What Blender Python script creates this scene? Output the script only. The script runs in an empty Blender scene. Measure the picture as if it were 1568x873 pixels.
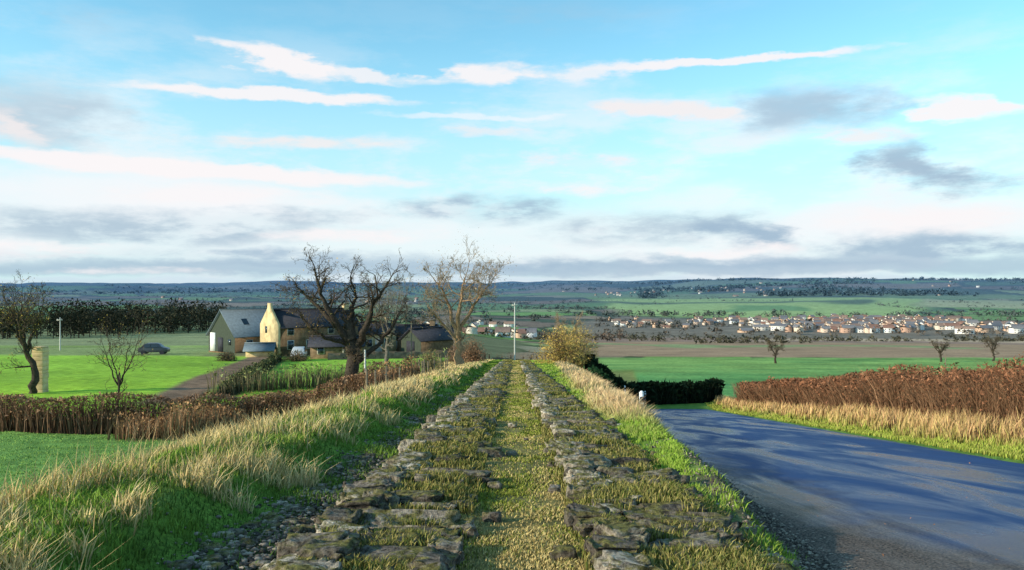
import bpy, math, random, bmesh
import numpy as np
from mathutils import Vector, Matrix
random.seed(7); rng=np.random.default_rng(7)
scene=bpy.context.scene
F=1220.0
# ------------------------------------------------------------------ noise
def vn(x,y,seed=0.0):
    x=np.asarray(x,float);y=np.asarray(y,float)
    xi=np.floor(x);yi=np.floor(y);fx=x-xi;fy=y-yi
    fx=fx*fx*(3-2*fx);fy=fy*fy*(3-2*fy)
    def h(a,b):
        v=np.sin(a*127.1+b*311.7+seed*74.7)*43758.5453
        return v-np.floor(v)
    return (h(xi,yi)*(1-fx)+h(xi+1,yi)*fx)*(1-fy)+(h(xi,yi+1)*(1-fx)+h(xi+1,yi+1)*fx)*fy
def fbm(x,y,seed=0.0,o=3):
    s=0;a=.5;t=0
    for i in range(o):
        s=s+a*vn(x*2**i,y*2**i,seed+i*3.1);t+=a;a*=.5
    return s/t
def sm(e0,e1,x):
    t=np.clip((x-e0)/(e1-e0),0,1);return t*t*(3-2*t)
# ------------------------------------------------------------------ terrain height
def road_l(Y): return 1.6+.14*Y
def road_r(Y): return 9.0+.14*Y
LD=[-40,0,10,20,36,60,130,170,200,300,400,700,1000,1800,3000,5000,8000,12000,30000]
LZ=[-2.2,-3.7,-4.5,-5.45,-6.7,-7.7,-11,-12.9,-14.6,-18,-19.5,-34,-48,-62,-60,-44,-10,10,14]
RD=[-40,81,100,250,500,900,1400,2500,3300,5000,8000,12000,30000]
RZ=[4.02,-12.68,-14.0,-22.5,-36.5,-58,-60,-48,-34,2,34,44,44]
def height(X,Y):
    X=np.asarray(X,float);Y=np.asarray(Y,float)
    Yc=np.maximum(Y,-40)
    zl=np.interp(Yc,LD,LZ);zr=np.interp(Yc,RD,RZ)
    a=X/np.maximum(Yc,30)
    wv=sm(-.22,.10,a)*(1-sm(900,2500,Yc))+sm(-.15,.45,a)*sm(900,2500,Yc)
    val=zl+(zr-zl)*wv
    rid=-1.5-.081*Yc
    Xs=X-.004*Yc
    prof=np.interp(Xs,[-5.5,-4.2,-3.2,-2.7,-1.8,-1.55,-.62,-.52,.62,.72,1.65,1.9,2.6],[-.12,.16,.18,-.14,-.24,-.05,-.04,-.09,-.09,-.04,-.04,-.14,-.02])
    rid=rid+prof*(1-sm(60,110,Yc))
    xl=road_l(Yc)
    xs=np.minimum(2.1+.037*Yc,xl-.5)
    xs=np.minimum(xs,8)
    wR=sm(0,1,(X-xs)/np.maximum(xl-.05-xs,.3))
    near=rid+(zr-rid)*wR
    wL=sm(-4.4,-10.5,X)
    near=near+(zl-near)*wL
    k=sm(110,170,Yc)
    z=near*(1-k)+val*k
    off=np.where((X>xl-.4)&(X<road_r(Yc)+.6)&(Yc<90),0,1)
    R=np.hypot(X,Y)
    z=z+off*((vn(X*.9,Y*.9,5)-.5)*.10*sm(400,60,R)+(fbm(X/9,Y/9,2)-.5)*.30*sm(2,14,np.abs(X))*sm(10,30,R))
    z=z+(fbm(X/260,Y/260,9)-.5)*9*sm(450,1300,R)+(fbm(X/1100,Y/1500,4)-.5)*(80*sm(1800,5000,R)+80*sm(5000,8000,R))
    z=z+np.where((X>xl-.05)&(X<road_r(Yc)+.05)&(Yc<88),-.07,0)
    u=X-road_r(Yc)
    z=z+.22*sm(.3,2.2,u)*sm(120,70,Yc)
    return z
def H(x,y): return float(height(np.array([x]),np.array([y]))[0])
# ------------------------------------------------------------------ mesh helper
def mkmesh(name,V,loops,starts,totals,C=None,mat=None,smooth=False,parent=None):
    me=bpy.data.meshes.new(name)
    V=np.ascontiguousarray(V,dtype=np.float32)
    me.vertices.add(len(V));me.vertices.foreach_set('co',V.ravel())
    me.loops.add(len(loops));me.loops.foreach_set('vertex_index',np.asarray(loops,dtype=np.int32))
    me.polygons.add(len(starts));me.polygons.foreach_set('loop_start',np.asarray(starts,dtype=np.int32))
    me.polygons.foreach_set('loop_total',np.asarray(totals,dtype=np.int32))
    if smooth: me.polygons.foreach_set('use_smooth',np.ones(len(starts),dtype=bool))
    me.update(calc_edges=True)
    if C is not None:
        at=me.color_attributes.new('Col','FLOAT_COLOR','POINT')
        c4=np.ones((len(V),4),dtype=np.float32);c4[:,:3]=C
        at.data.foreach_set('color',c4.ravel())
    ob=bpy.data.objects.new(name,me);scene.collection.objects.link(ob)
    if mat: me.materials.append(mat)
    if parent: ob.parent=parent
    return ob
def polymesh(name,V,faces,C=None,mat=None,smooth=False,parent=None):
    loops=[i for f in faces for i in f];tot=[len(f) for f in faces]
    st=np.concatenate([[0],np.cumsum(tot)[:-1]])
    return mkmesh(name,np.array(V),loops,st,tot,C,mat,smooth,parent)
def triobj(name,V,T,C,mat,smooth=False,parent=None):
    n=len(T);return mkmesh(name,V,T.ravel(),np.arange(n)*3,np.full(n,3),C,mat,smooth,parent)
def empty(name,loc=(0,0,0)):
    e=bpy.data.objects.new(name,None);scene.collection.objects.link(e);e.location=loc;return e
# ------------------------------------------------------------------ materials
def newmat(name):
    m=bpy.data.materials.new(name);m.use_nodes=True
    nt=m.node_tree;b=nt.nodes['Principled BSDF'];return m,nt,b
def mat_vcol(name,rough=.8,spec=.2,noise=0,scale=5,bump=0,simple=False):
    m,nt,b=newmat(name)
    at=nt.nodes.new('ShaderNodeAttribute');at.attribute_name='Col'
    out=at.outputs['Color']
    if simple:
        d=nt.nodes.new('ShaderNodeBsdfDiffuse');nt.links.new(out,d.inputs['Color'])
        nt.links.new(d.outputs[0],nt.nodes['Material Output'].inputs['Surface']);nt.nodes.remove(b);return m
    if noise:
        tc=nt.nodes.new('ShaderNodeTexCoord')
        n=nt.nodes.new('ShaderNodeTexNoise');n.inputs['Scale'].default_value=scale;n.inputs['Detail'].default_value=4
        nt.links.new(tc.outputs['Object'],n.inputs['Vector'])
        mr=nt.nodes.new('ShaderNodeMapRange');mr.inputs[1].default_value=.3;mr.inputs[2].default_value=.7
        mr.inputs[3].default_value=1-noise;mr.inputs[4].default_value=1+noise
        nt.links.new(n.outputs['Fac'],mr.inputs[0])
        mx=nt.nodes.new('ShaderNodeVectorMath');mx.operation='SCALE'
        nt.links.new(out,mx.inputs[0]);nt.links.new(mr.outputs[0],mx.inputs['Scale']);out=mx.outputs[0]
        if bump:
            bp=nt.nodes.new('ShaderNodeBump');bp.inputs['Strength'].default_value=bump;bp.inputs['Distance'].default_value=.05
            nt.links.new(n.outputs['Fac'],bp.inputs['Height']);nt.links.new(bp.outputs[0],b.inputs['Normal'])
    nt.links.new(out,b.inputs['Base Color'])
    b.inputs['Roughness'].default_value=rough;b.inputs['Specular IOR Level'].default_value=spec
    return m
def mat_plain(name,col,rough=.7,spec=.3,noise=.25,scale=3,metal=0,bump=.3):
    m,nt,b=newmat(name)
    tc=nt.nodes.new('ShaderNodeTexCoord');n=nt.nodes.new('ShaderNodeTexNoise')
    n.inputs['Scale'].default_value=scale;n.inputs['Detail'].default_value=6
    nt.links.new(tc.outputs['Object'],n.inputs['Vector'])
    r=nt.nodes.new('ShaderNodeValToRGB')
    r.color_ramp.elements[0].position=.3;r.color_ramp.elements[1].position=.7
    r.color_ramp.elements[0].color=[c*(1-noise) for c in col]+[1];r.color_ramp.elements[1].color=[min(1,c*(1+noise)) for c in col]+[1]
    nt.links.new(n.outputs['Fac'],r.inputs[0]);nt.links.new(r.outputs[0],b.inputs['Base Color'])
    bp=nt.nodes.new('ShaderNodeBump');bp.inputs['Strength'].default_value=bump;bp.inputs['Distance'].default_value=.03
    nt.links.new(n.outputs['Fac'],bp.inputs['Height']);nt.links.new(bp.outputs[0],b.inputs['Normal'])
    b.inputs['Roughness'].default_value=rough;b.inputs['Specular IOR Level'].default_value=spec;b.inputs['Metallic'].default_value=metal
    return m
M_grass=mat_vcol('grass_blades',simple=True)
M_twig=mat_vcol('twigs',simple=True)
M_leaf=mat_vcol('leaves',simple=True)
M_bark=mat_vcol('bark',.9,.1,.4,9,.6)
M_wallstone=mat_plain('sandstone_wall',(.62,.47,.26),.9,.1,.3,1.2)
M_dkstone=mat_plain('dark_stone_wall',(.20,.14,.09),.9,.1,.4,2)
M_brick=mat_plain('brown_brick',(.28,.18,.11),.9,.1,.25,4)
M_slate=mat_plain('slate_roof',(.13,.17,.20),.55,.4,.2,3)
M_dkroof=mat_plain('dark_roof',(.04,.04,.05),.7,.2,.3,3)
M_green=mat_plain('dark_green_cladding',(.05,.065,.045),.7,.2,.2,3)
M_white=mat_plain('white_paint',(.80,.80,.78),.6,.3,.08,3)
M_glass=mat_plain('window_glass',(.03,.04,.05),.15,.6,.1,3)
M_wood=mat_plain('weathered_wood',(.2,.16,.11),.85,.1,.3,8)
M_pale=mat_plain('pale_post',(.6,.58,.5),.8,.2,.15,8)
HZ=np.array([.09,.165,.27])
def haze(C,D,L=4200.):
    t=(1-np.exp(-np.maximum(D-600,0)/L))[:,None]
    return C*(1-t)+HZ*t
# ------------------------------------------------------------------ terrain mesh
az=np.concatenate([np.linspace(-180,-46,40),np.arange(-45,45.01,.18),np.linspace(46,180,40)[:-1]])
azr=np.radians(az);NA=len(azr)
rad=np.concatenate([[.05],np.geomspace(1.5,27000,430)]);NR=len(rad)
RR,AA=np.meshgrid(rad,azr,indexing='ij')
X=(RR*np.sin(AA)).ravel();Y=(RR*np.cos(AA)).ravel();Z=height(X,Y)
R=np.hypot(X,Y)
C=np.tile(np.array([.13,.23,.045]),(len(X),1))
def put(mask,col):
    global C
    m=np.clip(mask,0,1)[:,None]; C=C*(1-m)+np.asarray(col)*m
n1=fbm(X/1.3,Y/1.3,11);n2=fbm(X/6,Y/6,12)
fs=[];fc=[]
pal=[(.19,.30,.08),(.14,.24,.08),(.28,.33,.14),(.30,.22,.14),(.22,.16,.11),(.11,.18,.07),(.34,.30,.19),(.19,.34,.08),(.08,.11,.055)]
for i in range(420):
    r=math.exp(random.uniform(math.log(260),math.log(14000)));t=random.uniform(-.8,.8)
    fs.append((math.log(r),t));fc.append(random.choice(pal))
fs=np.array(fs);fc=np.array(fc)
wx=X+(fbm(X/180,Y/180,21)-.5)*90;wy=Y+(fbm(X/180,Y/180,22)-.5)*90
far=np.where((Y>170)&(R>170))[0]
for ch in np.array_split(far,50):
    lr=np.log(np.hypot(wx[ch],wy[ch]));th=np.arctan2(wx[ch],wy[ch])
    d=((lr[:,None]-fs[:,0])*.9)**2+((th[:,None]-fs[:,1])*1.15)**2
    o=np.argpartition(d,1,axis=1)[:,:2]
    d0=np.sqrt(np.take_along_axis(d,o,1));idx=np.argsort(d0,axis=1)
    a0=np.take_along_axis(o,idx,1)[:,0];ds=np.sort(d0,axis=1)
    c=fc[a0].copy();c[(ds[:,1]-ds[:,0])<.010]=(.06,.075,.035)
    C[ch]=c
a=X/np.maximum(Y,1)
lR=np.log(np.maximum(R,1));wobn=(fbm(a*9,lR*3,31)-.5)
def band(d0,d1,a0,a1,s=.02,wob=.12):
    lw=lR+wobn*wob
    return sm(math.log(d0)-s,math.log(d0)+s,lw)*sm(math.log(d1)+s,math.log(d1)-s,lw)*sm(a0-.012,a0+.012,a+wobn*.1)*sm(a1+.012,a1-.012,a+wobn*.1)*(Y>0)
put(band(1500,3000,.10,.50),(.38,.50,.16))
put(band(1750,2000,.24,.36,.02,.3),(.18,.32,.10))
put(band(2300,2480,.05,.44,.02,.4),(.12,.17,.07))
put(band(2100,3000,.50,.9,.02,.3),(.42,.43,.22))
put(band(255,560,.08,.9,.02,.2),(.36,.24,.15))
put(band(420,480,.06,.6,.02,.4),(.26,.30,.14))
put(band(560,880,.04,.9,.02,.2),(.30,.205,.155))
put(band(640,760,.3,.9,.02,.3),(.50,.37,.25))
put(band(820,1450,.1,.9,.02,.2),(.22,.18,.13))
put(band(3100,3700,.05,.75,.02,.3),(.22,.29,.12))
put(band(150,330,-.9,-.24,.02,.1),(.27,.30,.15))
put(band(330,480,-.9,-.24,.02,.1),(.20,.24,.12))
put(band(170,420,-.24,.02,.02,.1),(.17,.18,.09))
put(band(700,1100,-.45,-.22,.02,.3),(.26,.42,.12))
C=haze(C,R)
nearm=sm(175,150,Y)
leftf=nearm*sm(-6,-9,X+n2*2)
put(leftf*sm(40,38,Y),(.19,.34,.08))
put(leftf*sm(37,39,Y),(.31,.50,.045))
put(leftf*sm(60,110,Y+n2*30)*.5,(.25,.44,.06))
put(leftf*sm(118,124,Y+n2*6)*sm(-25,-35,X),(.26,.32,.12))
fieldR=sm(88,96,Y)*sm(252,236,Y+n2*10)*sm(5,9,X-.04*Y)
put(fieldR,(.14,.34,.10))
bigp=fbm(X/14,Y/14,87);rows=fbm(X/40,Y/5,88)
put(sm(160,200,Y+bigp*50)*fieldR*.75,(.27,.41,.11))
put(sm(.5,.65,rows)*fieldR*.6,(.09,.23,.07))
put(sm(96,60,Y)*(X>road_r(Y)+.3)*(Y>-60),(.13,.2,.05))
ridm=nearm*sm(-9,-6.5,X)*sm(2.6,1.6,X-.14*Y)*(Y>-45)
put(ridm,(.16,.26,.04))
Xs=X-.004*Y
put(ridm*sm(-3.0,-3.6,Xs+n1-.5),(.28,.26,.09))
put(ridm*sm(1.5,2.0,Xs)*sm(14,22,Y),(.24,.26,.08))
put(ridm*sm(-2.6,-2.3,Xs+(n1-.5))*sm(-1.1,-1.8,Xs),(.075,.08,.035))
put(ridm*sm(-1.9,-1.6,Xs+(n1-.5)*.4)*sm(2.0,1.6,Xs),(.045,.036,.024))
put(ridm*sm(-.68,-.52,Xs+(n1-.5)*.3)*sm(.80,.62,Xs+(n1-.5)*.3),(.21,.18,.065))
ul=X-road_l(Y)
put(sm(-1.05,-.4,ul+(n1-.5)*.9)*sm(.4,.2,ul)*sm(30,13,Y)*(Y>-30),(.15,.115,.085))
tx=np.interp(Y,[50,60,75,90,110,130],[-21.5,-24,-27.5,-30.5,-35,-39])
put(sm(2.1,1.3,np.abs(X-tx))*sm(46,50,Y)*sm(128,112,Y),(.24,.155,.10))
put(sm(1.5,.7,np.abs(X-tx-3.0))*sm(50,54,Y)*sm(120,100,Y),(.05,.05,.025))
put(sm(112,118,Y)*sm(150,140,Y)*sm(-48,-44,X)*sm(-6,-12,X),(.22,.20,.10))
Vt=np.stack([X,Y,Z],1)
ii,jj=np.meshgrid(np.arange(NR-1),np.arange(NA),indexing='ij');ii=ii.ravel();jj=jj.ravel();j2=(jj+1)%NA
Q=np.stack([ii*NA+jj,ii*NA+j2,(ii+1)*NA+j2,(ii+1)*NA+jj],1)[:, ::-1]
m,nt,b=newmat('ground')
at=nt.nodes.new('ShaderNodeAttribute');at.attribute_name='Col'
tc=nt.nodes.new('ShaderNodeTexCoord')
prev=at.outputs['Color'];hts=[]
for sc,am,dt in ((22,.4,3),(1.3,.3,5),(.06,.24,6)):
    n=nt.nodes.new('ShaderNodeTexNoise');n.inputs['Scale'].default_value=sc;n.inputs['Detail'].default_value=dt
    nt.links.new(tc.outputs['Object'],n.inputs['Vector'])
    mr=nt.nodes.new('ShaderNodeMapRange');mr.inputs[1].default_value=.3;mr.inputs[2].default_value=.7;mr.inputs[3].default_value=1-am;mr.inputs[4].default_value=1+am
    nt.links.new(n.outputs['Fac'],mr.inputs[0]);s=nt.nodes.new('ShaderNodeVectorMath');s.operation='SCALE'
    nt.links.new(prev,s.inputs[0]);nt.links.new(mr.outputs[0],s.inputs['Scale']);prev=s.outputs[0];hts.append(n)
nt.links.new(prev,b.inputs['Base Color']);b.inputs['Roughness'].default_value=.95;b.inputs['Specular IOR Level'].default_value=.05
bp=nt.nodes.new('ShaderNodeBump');bp.inputs['Strength'].default_value=.5;bp.inputs['Distance'].default_value=.06
nt.links.new(hts[0].outputs['Fac'],bp.inputs['Height']);nt.links.new(bp.outputs[0],b.inputs['Normal'])
nq=len(Q)
mkmesh('ground_terrain',Vt,Q.ravel(),np.arange(nq)*4,np.full(nq,4),C,m,True)
# ------------------------------------------------------------------ road
ys=np.concatenate([np.arange(-35,90,.8),[90,93,97,101]]);us=np.linspace(-.35,7.55,14)
V=[]
for y in ys:
    for u in us:
        edge=(u in(us[0],us[-1]))
        wob=(float(vn(y*.9,u*3,55))-.5)*.35 if edge else 0
        V.append((1.6+.14*y+u+wob,y,-1.5-.138*y-(max(0,y-84)**2)*.03+.05*(1-((u-3.7)/4)**2)-(.09 if edge else 0)))
nu=len(us);fcs=[(i*nu+j,i*nu+j+1,(i+1)*nu+j+1,(i+1)*nu+j) for i in range(len(ys)-1) for j in range(nu-1)]
m,nt,b=newmat('wet_asphalt')
N=nt.nodes;Lk=nt.links
tc=N.new('ShaderNodeTexCoord');mp=N.new('ShaderNodeMapping');mp.inputs['Rotation'].default_value=(0,0,math.atan(.14));mp.inputs['Scale'].default_value=(1,.16,1)
Lk.new(tc.outputs['Object'],mp.inputs['Vector'])
nb=N.new('ShaderNodeTexNoise');nb.inputs['Scale'].default_value=.8;nb.inputs['Detail'].default_value=7;nb.inputs['Roughness'].default_value=.6;nb.inputs['Distortion'].default_value=.6;Lk.new(mp.outputs[0],nb.inputs['Vector'])
nf=N.new('ShaderNodeTexNoise');nf.inputs['Scale'].default_value=45;nf.inputs['Detail'].default_value=3;Lk.new(tc.outputs['Object'],nf.inputs['Vector'])
nm=N.new('ShaderNodeTexNoise');nm.inputs['Scale'].default_value=1.3;nm.inputs['Detail'].default_value=6;Lk.new(tc.outputs['Object'],nm.inputs['Vector'])
rg=N.new('ShaderNodeMapRange');rg.inputs[1].default_value=.40;rg.inputs[2].default_value=.60;rg.inputs[3].default_value=.18;rg.inputs[4].default_value=.7
Lk.new(nb.outputs['Fac'],rg.inputs[0]);Lk.new(rg.outputs[0],b.inputs['Roughness'])
r=N.new('ShaderNodeValToRGB');r.color_ramp.elements[0].position=.35;r.color_ramp.elements[0].color=(.008,.028,.10,1);r.color_ramp.elements[1].position=.7;r.color_ramp.elements[1].color=(.022,.065,.19,1)  # reflected sky blue painted into the asphalt colour, paler in streaks
Lk.new(nb.outputs['Fac'],r.inputs[0])
sx=N.new('ShaderNodeSeparateXYZ');Lk.new(tc.outputs['Object'],sx.inputs[0])
def mth(op,a_,b_=None):
    n=N.new('ShaderNodeMath');n.operation=op
    for k,v in enumerate((a_,b_)):
        if v is None: continue
        if isinstance(v,(int,float)): n.inputs[k].default_value=v
        else: Lk.new(v,n.inputs[k])
    return n.outputs[0]
u_=mth('SUBTRACT',mth('SUBTRACT',sx.outputs['X'],1.6),mth('MULTIPLY',sx.outputs['Y'],.14))
w_=mth('ADD',u_,mth('MULTIPLY',mth('SUBTRACT',nm.outputs['Fac'],.5),2.8))
w_=mth('ADD',w_,mth('MULTIPLY',sx.outputs['Y'],.16))
mr=N.new('ShaderNodeMapRange');mr.interpolation_type='SMOOTHSTEP';mr.inputs[1].default_value=2.0;mr.inputs[2].default_value=4.0;mr.inputs[3].default_value=1;mr.inputs[4].default_value=0
Lk.new(w_,mr.inputs[0])
gr=N.new('ShaderNodeValToRGB');gr.color_ramp.elements[0].position=.40;gr.color_ramp.elements[0].color=(.035,.028,.024,1);gr.color_ramp.elements[1].position=.64;gr.color_ramp.elements[1].color=(.20,.15,.12,1)
Lk.new(nf.outputs['Fac'],gr.inputs[0])
mx=N.new('ShaderNodeMix');mx.data_type='RGBA';Lk.new(mr.outputs[0],mx.inputs[0]);Lk.new(r.outputs[0],mx.inputs[6]);Lk.new(gr.outputs[0],mx.inputs[7])
Lk.new(mx.outputs[2],b.inputs['Base Color'])
sl_=mth('SUBTRACT',.28,mth('MULTIPLY',mr.outputs[0],.25));Lk.new(sl_,b.inputs['Specular IOR Level'])
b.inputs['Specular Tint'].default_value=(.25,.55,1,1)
bp=N.new('ShaderNodeBump');bp.inputs['Strength'].default_value=.45;bp.inputs['Distance'].default_value=.02
Lk.new(nf.outputs['Fac'],bp.inputs['Height']);Lk.new(bp.outputs[0],b.inputs['Normal'])
polymesh('asphalt_road',V,fcs,None,m,True)
# ------------------------------------------------------------------ grass blades
def blades(name,P,Hh,W,Cc,lean=.35,mat=M_grass,wind=(.12,0)):
    n=len(P)
    yaw=rng.uniform(0,2*np.pi,n);wd=np.stack([np.cos(yaw),np.sin(yaw),np.zeros(n)],1)*W[:,None]*.5
    la=rng.uniform(0,2*np.pi,n);lm=rng.random(n)*lean
    tip=np.stack([np.cos(la)*lm+wind[0],np.sin(la)*lm+wind[1],np.ones(n)],1)*Hh[:,None]
    mid=tip*np.array([.35,.35,.58])
    V=np.empty((n,5,3));V[:,0]=P-wd;V[:,1]=P+wd;V[:,2]=P+mid+wd*.75;V[:,3]=P+mid-wd*.75;V[:,4]=P+tip
    V[:,0:2,2]-=.02
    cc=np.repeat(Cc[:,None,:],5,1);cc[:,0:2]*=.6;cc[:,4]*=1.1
    base=np.arange(n)*5
    lo=np.stack([base,base+1,base+2,base+3,base+3,base+2,base+4],1).ravel()
    st=np.stack([np.arange(n)*7,np.arange(n)*7+4],1).ravel();to=np.tile([4,3],n)
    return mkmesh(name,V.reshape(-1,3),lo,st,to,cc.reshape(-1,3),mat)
def sampD(n,d0,d1,k=1.0):
    u=rng.random(n)
    if k==1.0: return d0*(d1/d0)**u
    return (d0**(1-k)+u*(d1**(1-k)-d0**(1-k)))**(1/(1-k))
def mixc(a_,b_,t): t=t[:,None];return np.array(a_)*(1-t)+np.array(b_)*t
def jit(Cc,s=.25): return Cc*(1+(rng.random((len(Cc),1))-.5)*2*s)
# dry grass bank (left)
n=190000;D=sampD(n,4.5,150,1.25);x=rng.uniform(-8.5,-2.4,n)
cl=fbm(x*1.7,D*1.5,41,4);c2=fbm(x*.6,D*.35,42,4)
edge=-3.05+(cl-.5)*2.2
keep=(x<edge)&(x>-.68*D-1)&(rng.random(n)<.25+1.2*sm(.38,.6,cl));x=x[keep];D=D[keep];cl=cl[keep];c2=c2[keep]
t=sm(.40,.60,c2+.7*(cl-.5)+(rng.random(len(x))-.5)*.35)
tone=mixc((.74,.50,.23),(.64,.53,.27),fbm(x*.8,D*.5,77))
col=jit(np.array((.27,.37,.06))*(1-t[:,None])+tone*t[:,None],.35)
hh=(.05+.18*rng.random(len(x))**1.7)*(.4+1.1*sm(.38,.7,cl))*(.6+.5*t)*(1-.35*sm(25,70,D))
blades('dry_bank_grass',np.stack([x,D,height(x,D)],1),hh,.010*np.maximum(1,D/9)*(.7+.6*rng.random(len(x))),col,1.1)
n=2600;D=sampD(n,5,60,1.25);x=rng.uniform(-7.5,-2.9,n);cl=fbm(x*1.2,D*1.2,91);keep=(cl>.5)&(x>-.66*D);x=x[keep];D=D[keep]
blades('seed_stalks',np.stack([x,D,height(x,D)],1),.2+.3*rng.random(len(x)),.006*np.maximum(1,D/8),jit(np.tile((.6,.43,.21),(len(x),1)),.3),.6)
# green grass in dip left of stones
n=80000;D=sampD(n,4.5,130,1.25);x=rng.uniform(-4.4,-1.3,n)+.004*D
cl=fbm(x*1.6,D*1.6,43)
keep=(rng.random(n)<.12+sm(.38,.6,cl)*(1-.6*sm(-2.4,-1.9,x)*sm(14,9,D))+.6*sm(-2.3,-3.0,x));x=x[keep];D=D[keep];cl=cl[keep]
col=jit(mixc((.09,.16,.035),(.20,.31,.05),sm(.3,.7,cl)),.4)
blades('short_green_grass',np.stack([x,D,height(x,D)],1),(.025+.07*rng.random(len(x)))*(.5+cl),.010*np.maximum(1,D/9),col,1.1)
# centre strip
n=125000;D=sampD(n,4.5,135,1.35);x=rng.uniform(-.82,.86,n)
cl=fbm(x*2.2,D*2.2,44);c2=fbm(x*1.5,D*.7,45,4);keep=rng.random(n)<.15+1.2*sm(.36,.62,cl);x=x[keep];D=D[keep];cl=cl[keep];c2=c2[keep]
col=jit(mixc((.23,.26,.045),(.52,.40,.17),sm(.40,.60,c2+(rng.random(len(x))-.5)*.45)),.5)
x=x+.004*D
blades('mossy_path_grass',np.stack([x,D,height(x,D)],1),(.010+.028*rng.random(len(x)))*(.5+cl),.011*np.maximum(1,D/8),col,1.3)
# tufts among stones
n=120000;D=sampD(n,4.5,120,1.3);s=rng.random(n)<.5;x=np.where(s,rng.uniform(-1.6,-.4,n),rng.uniform(.5,1.95,n))
cl=fbm(x*1.0,D*3.8,46);keep=cl>.46;x=x[keep]+.004*D[keep];D=D[keep];cl=cl[keep]
col=jit(mixc((.10,.13,.025),(.42,.33,.12),rng.random(len(x))**1.3),.45)
blades('grass_tufts_between_stones',np.stack([x,D,height(x,D)+.05],1),(.02+.06*rng.random(len(x))),.010*np.maximum(1,D/8),col,1.1)
# right bank grass
n=150000;D=sampD(n,4.5,150,1.15);f=rng.random(n);x=1.75+f*(np.minimum(road_l(D)+.1,16)-1.75)
cl=fbm(x*1.5,D*1.5,47);c2=fbm(x*.6,D*.35,48,4)
keep=((rng.random(n)<.08+1.2*sm(.40,.62,cl))&~((x>road_l(D)-.75)&(rng.random(n)<.9)&(D<30)));x=x[keep];D=D[keep];cl=cl[keep];c2=c2[keep]
xs_=np.minimum(np.minimum(2.1+.037*D,road_l(D)-.5),8)
tn=sm(13,22,D)*sm(-1.2,-.2,x-xs_)*sm(2.6,.9,x-xs_)
tn=np.clip(tn*1.5*sm(.28,.5,c2),0,1)
col=jit(mixc((.25,.38,.05),(.70,.48,.27),np.clip(tn+.5*(rng.random(len(x))-.55),0,1)),.4)
hh=(.025+.06*rng.random(len(x)))*(.5+cl)+tn*(.08+.28*rng.random(len(x)))
blades('roadside_bank_grass',np.stack([x,D,height(x,D)],1),hh,.011*np.maximum(1,D/9),col,1.0)
# far verge of road
n=90000;D=sampD(n,11,90,1.1);u=rng.uniform(0.1,4.2,n);x=road_r(D)+u
cl=fbm(x*1.1,D*1.1,49,4);tn=sm(.9,1.8,u+(cl-.5)*2.0)
keep=(rng.random(n)<.4+.8*cl);x=x[keep];D=D[keep];cl=cl[keep];tn=tn[keep]
col=jit(mixc((.30,.36,.06),(.62,.38,.19),np.clip(tn*.9+(rng.random(len(x))-.5)*.6,0,1)),.4)
blades('dry_verge_grass',np.stack([x,D,height(x,D)],1),.06+.07*rng.random(len(x))+tn*(.12+.65*rng.random(len(x))**1.5)*(.5+cl),.014*np.maximum(1,D/12),col,.5)
# left pasture
n=50000;D=sampD(n,12,38,1.0);x=rng.uniform(-1,0,n)*D*.68;keep=x<-7.5;x=x[keep];D=D[keep]
cl=fbm(x*.5,D*.5,50)
blades('pasture_grass',np.stack([x,D,height(x,D)],1),.02+.03*rng.random(len(x)),.014*np.maximum(1,D/12),jit(mixc((.20,.34,.07),(.32,.44,.11),cl),.3),.9)
# ------------------------------------------------------------------ hedges
def specks(name,P,size,Cc,mat=M_leaf,parent=None):
    n=len(P);V=P[:,None,:]+rng.normal(0,1,(n,3,3))*size[:,None,None]*.6
    return triobj(name,V.reshape(-1,3),np.arange(3*n).reshape(-1,3),np.repeat(Cc,3,0),mat,False,parent)
def hedge(name,xf,yf,n,wid,hgt,ctw,ctl,tw=.02,leaf=1.0,lsz=.05,var=.5,low=.85,lean=.45):
    e=empty(name)
    t=rng.random(n);px,py=xf(t),yf(t)
    px=px+rng.uniform(-.5,.5,n)*wid;py=py+rng.uniform(-.5,.5,n)*wid*.6
    top=hgt*(1-var*.5+var*fbm(px*.7,py*.7,61))
    z=height(px,py)
    hh=top*rng.uniform(.5,1.08,n)
    o=blades('stems',np.stack([px,py,z],1),hh,tw*np.maximum(1,py/25)*(.6+.8*rng.random(n)),jit(mixc(ctw,np.array(ctw)*2.0,rng.random(n)**2),.4),lean,M_twig,(0,0));o.parent=e
    m_=int(n*leaf);i=rng.integers(0,n,m_)
    lx=px[i]+rng.normal(0,.12,m_);ly=py[i]+rng.normal(0,.12,m_);lz=z[i]+top[i]*(1-rng.random(m_)**1.8*low)
    specks('leaves',np.stack([lx,ly,lz],1),lsz*np.maximum(1,ly/30)*(.5+rng.random(m_)),jit(mixc(ctl,np.array(ctl)*2.0,rng.random(m_)**2),.5)).parent=e
    return e
hedge('beech_hedge',lambda t:road_r(9+70*t**1.5)+4.2,lambda t:9+70*t**1.5,48000,3.6,2.2,(.16,.09,.05),(.19,.085,.045),.020,3.2,.055,.55,.95,.8)
hedge('hawthorn_hedge',lambda t:-34+27.5*t,lambda t:37+1.5*np.sin(t*9),6500,1.0,1.6,(.16,.095,.06),(.21,.12,.07),.03,3.2,.055,.5,.62)
hedge('bramble_scrub',lambda t:-15.5+8.5*t,lambda t:34+14*t,9000,3.2,1.15,(.27,.16,.09),(.27,.15,.07),.03,1.4,.055,1.2)
hedge('bramble_scrub',lambda t:-8.8+1.6*t,lambda t:18+14*t,3000,1.8,.5,(.28,.19,.11),(.24,.16,.09),.02,1,.04,1.4)
hedge('shade_toned_hedge',lambda t:9.5+13*t,lambda t:87+4*t,12000,3,1.9,(.018,.022,.014),(.014,.024,.012),.05,2.0,.10,.9)  # near-black stem and leaf colours paint in the shade of the road dip
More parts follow.
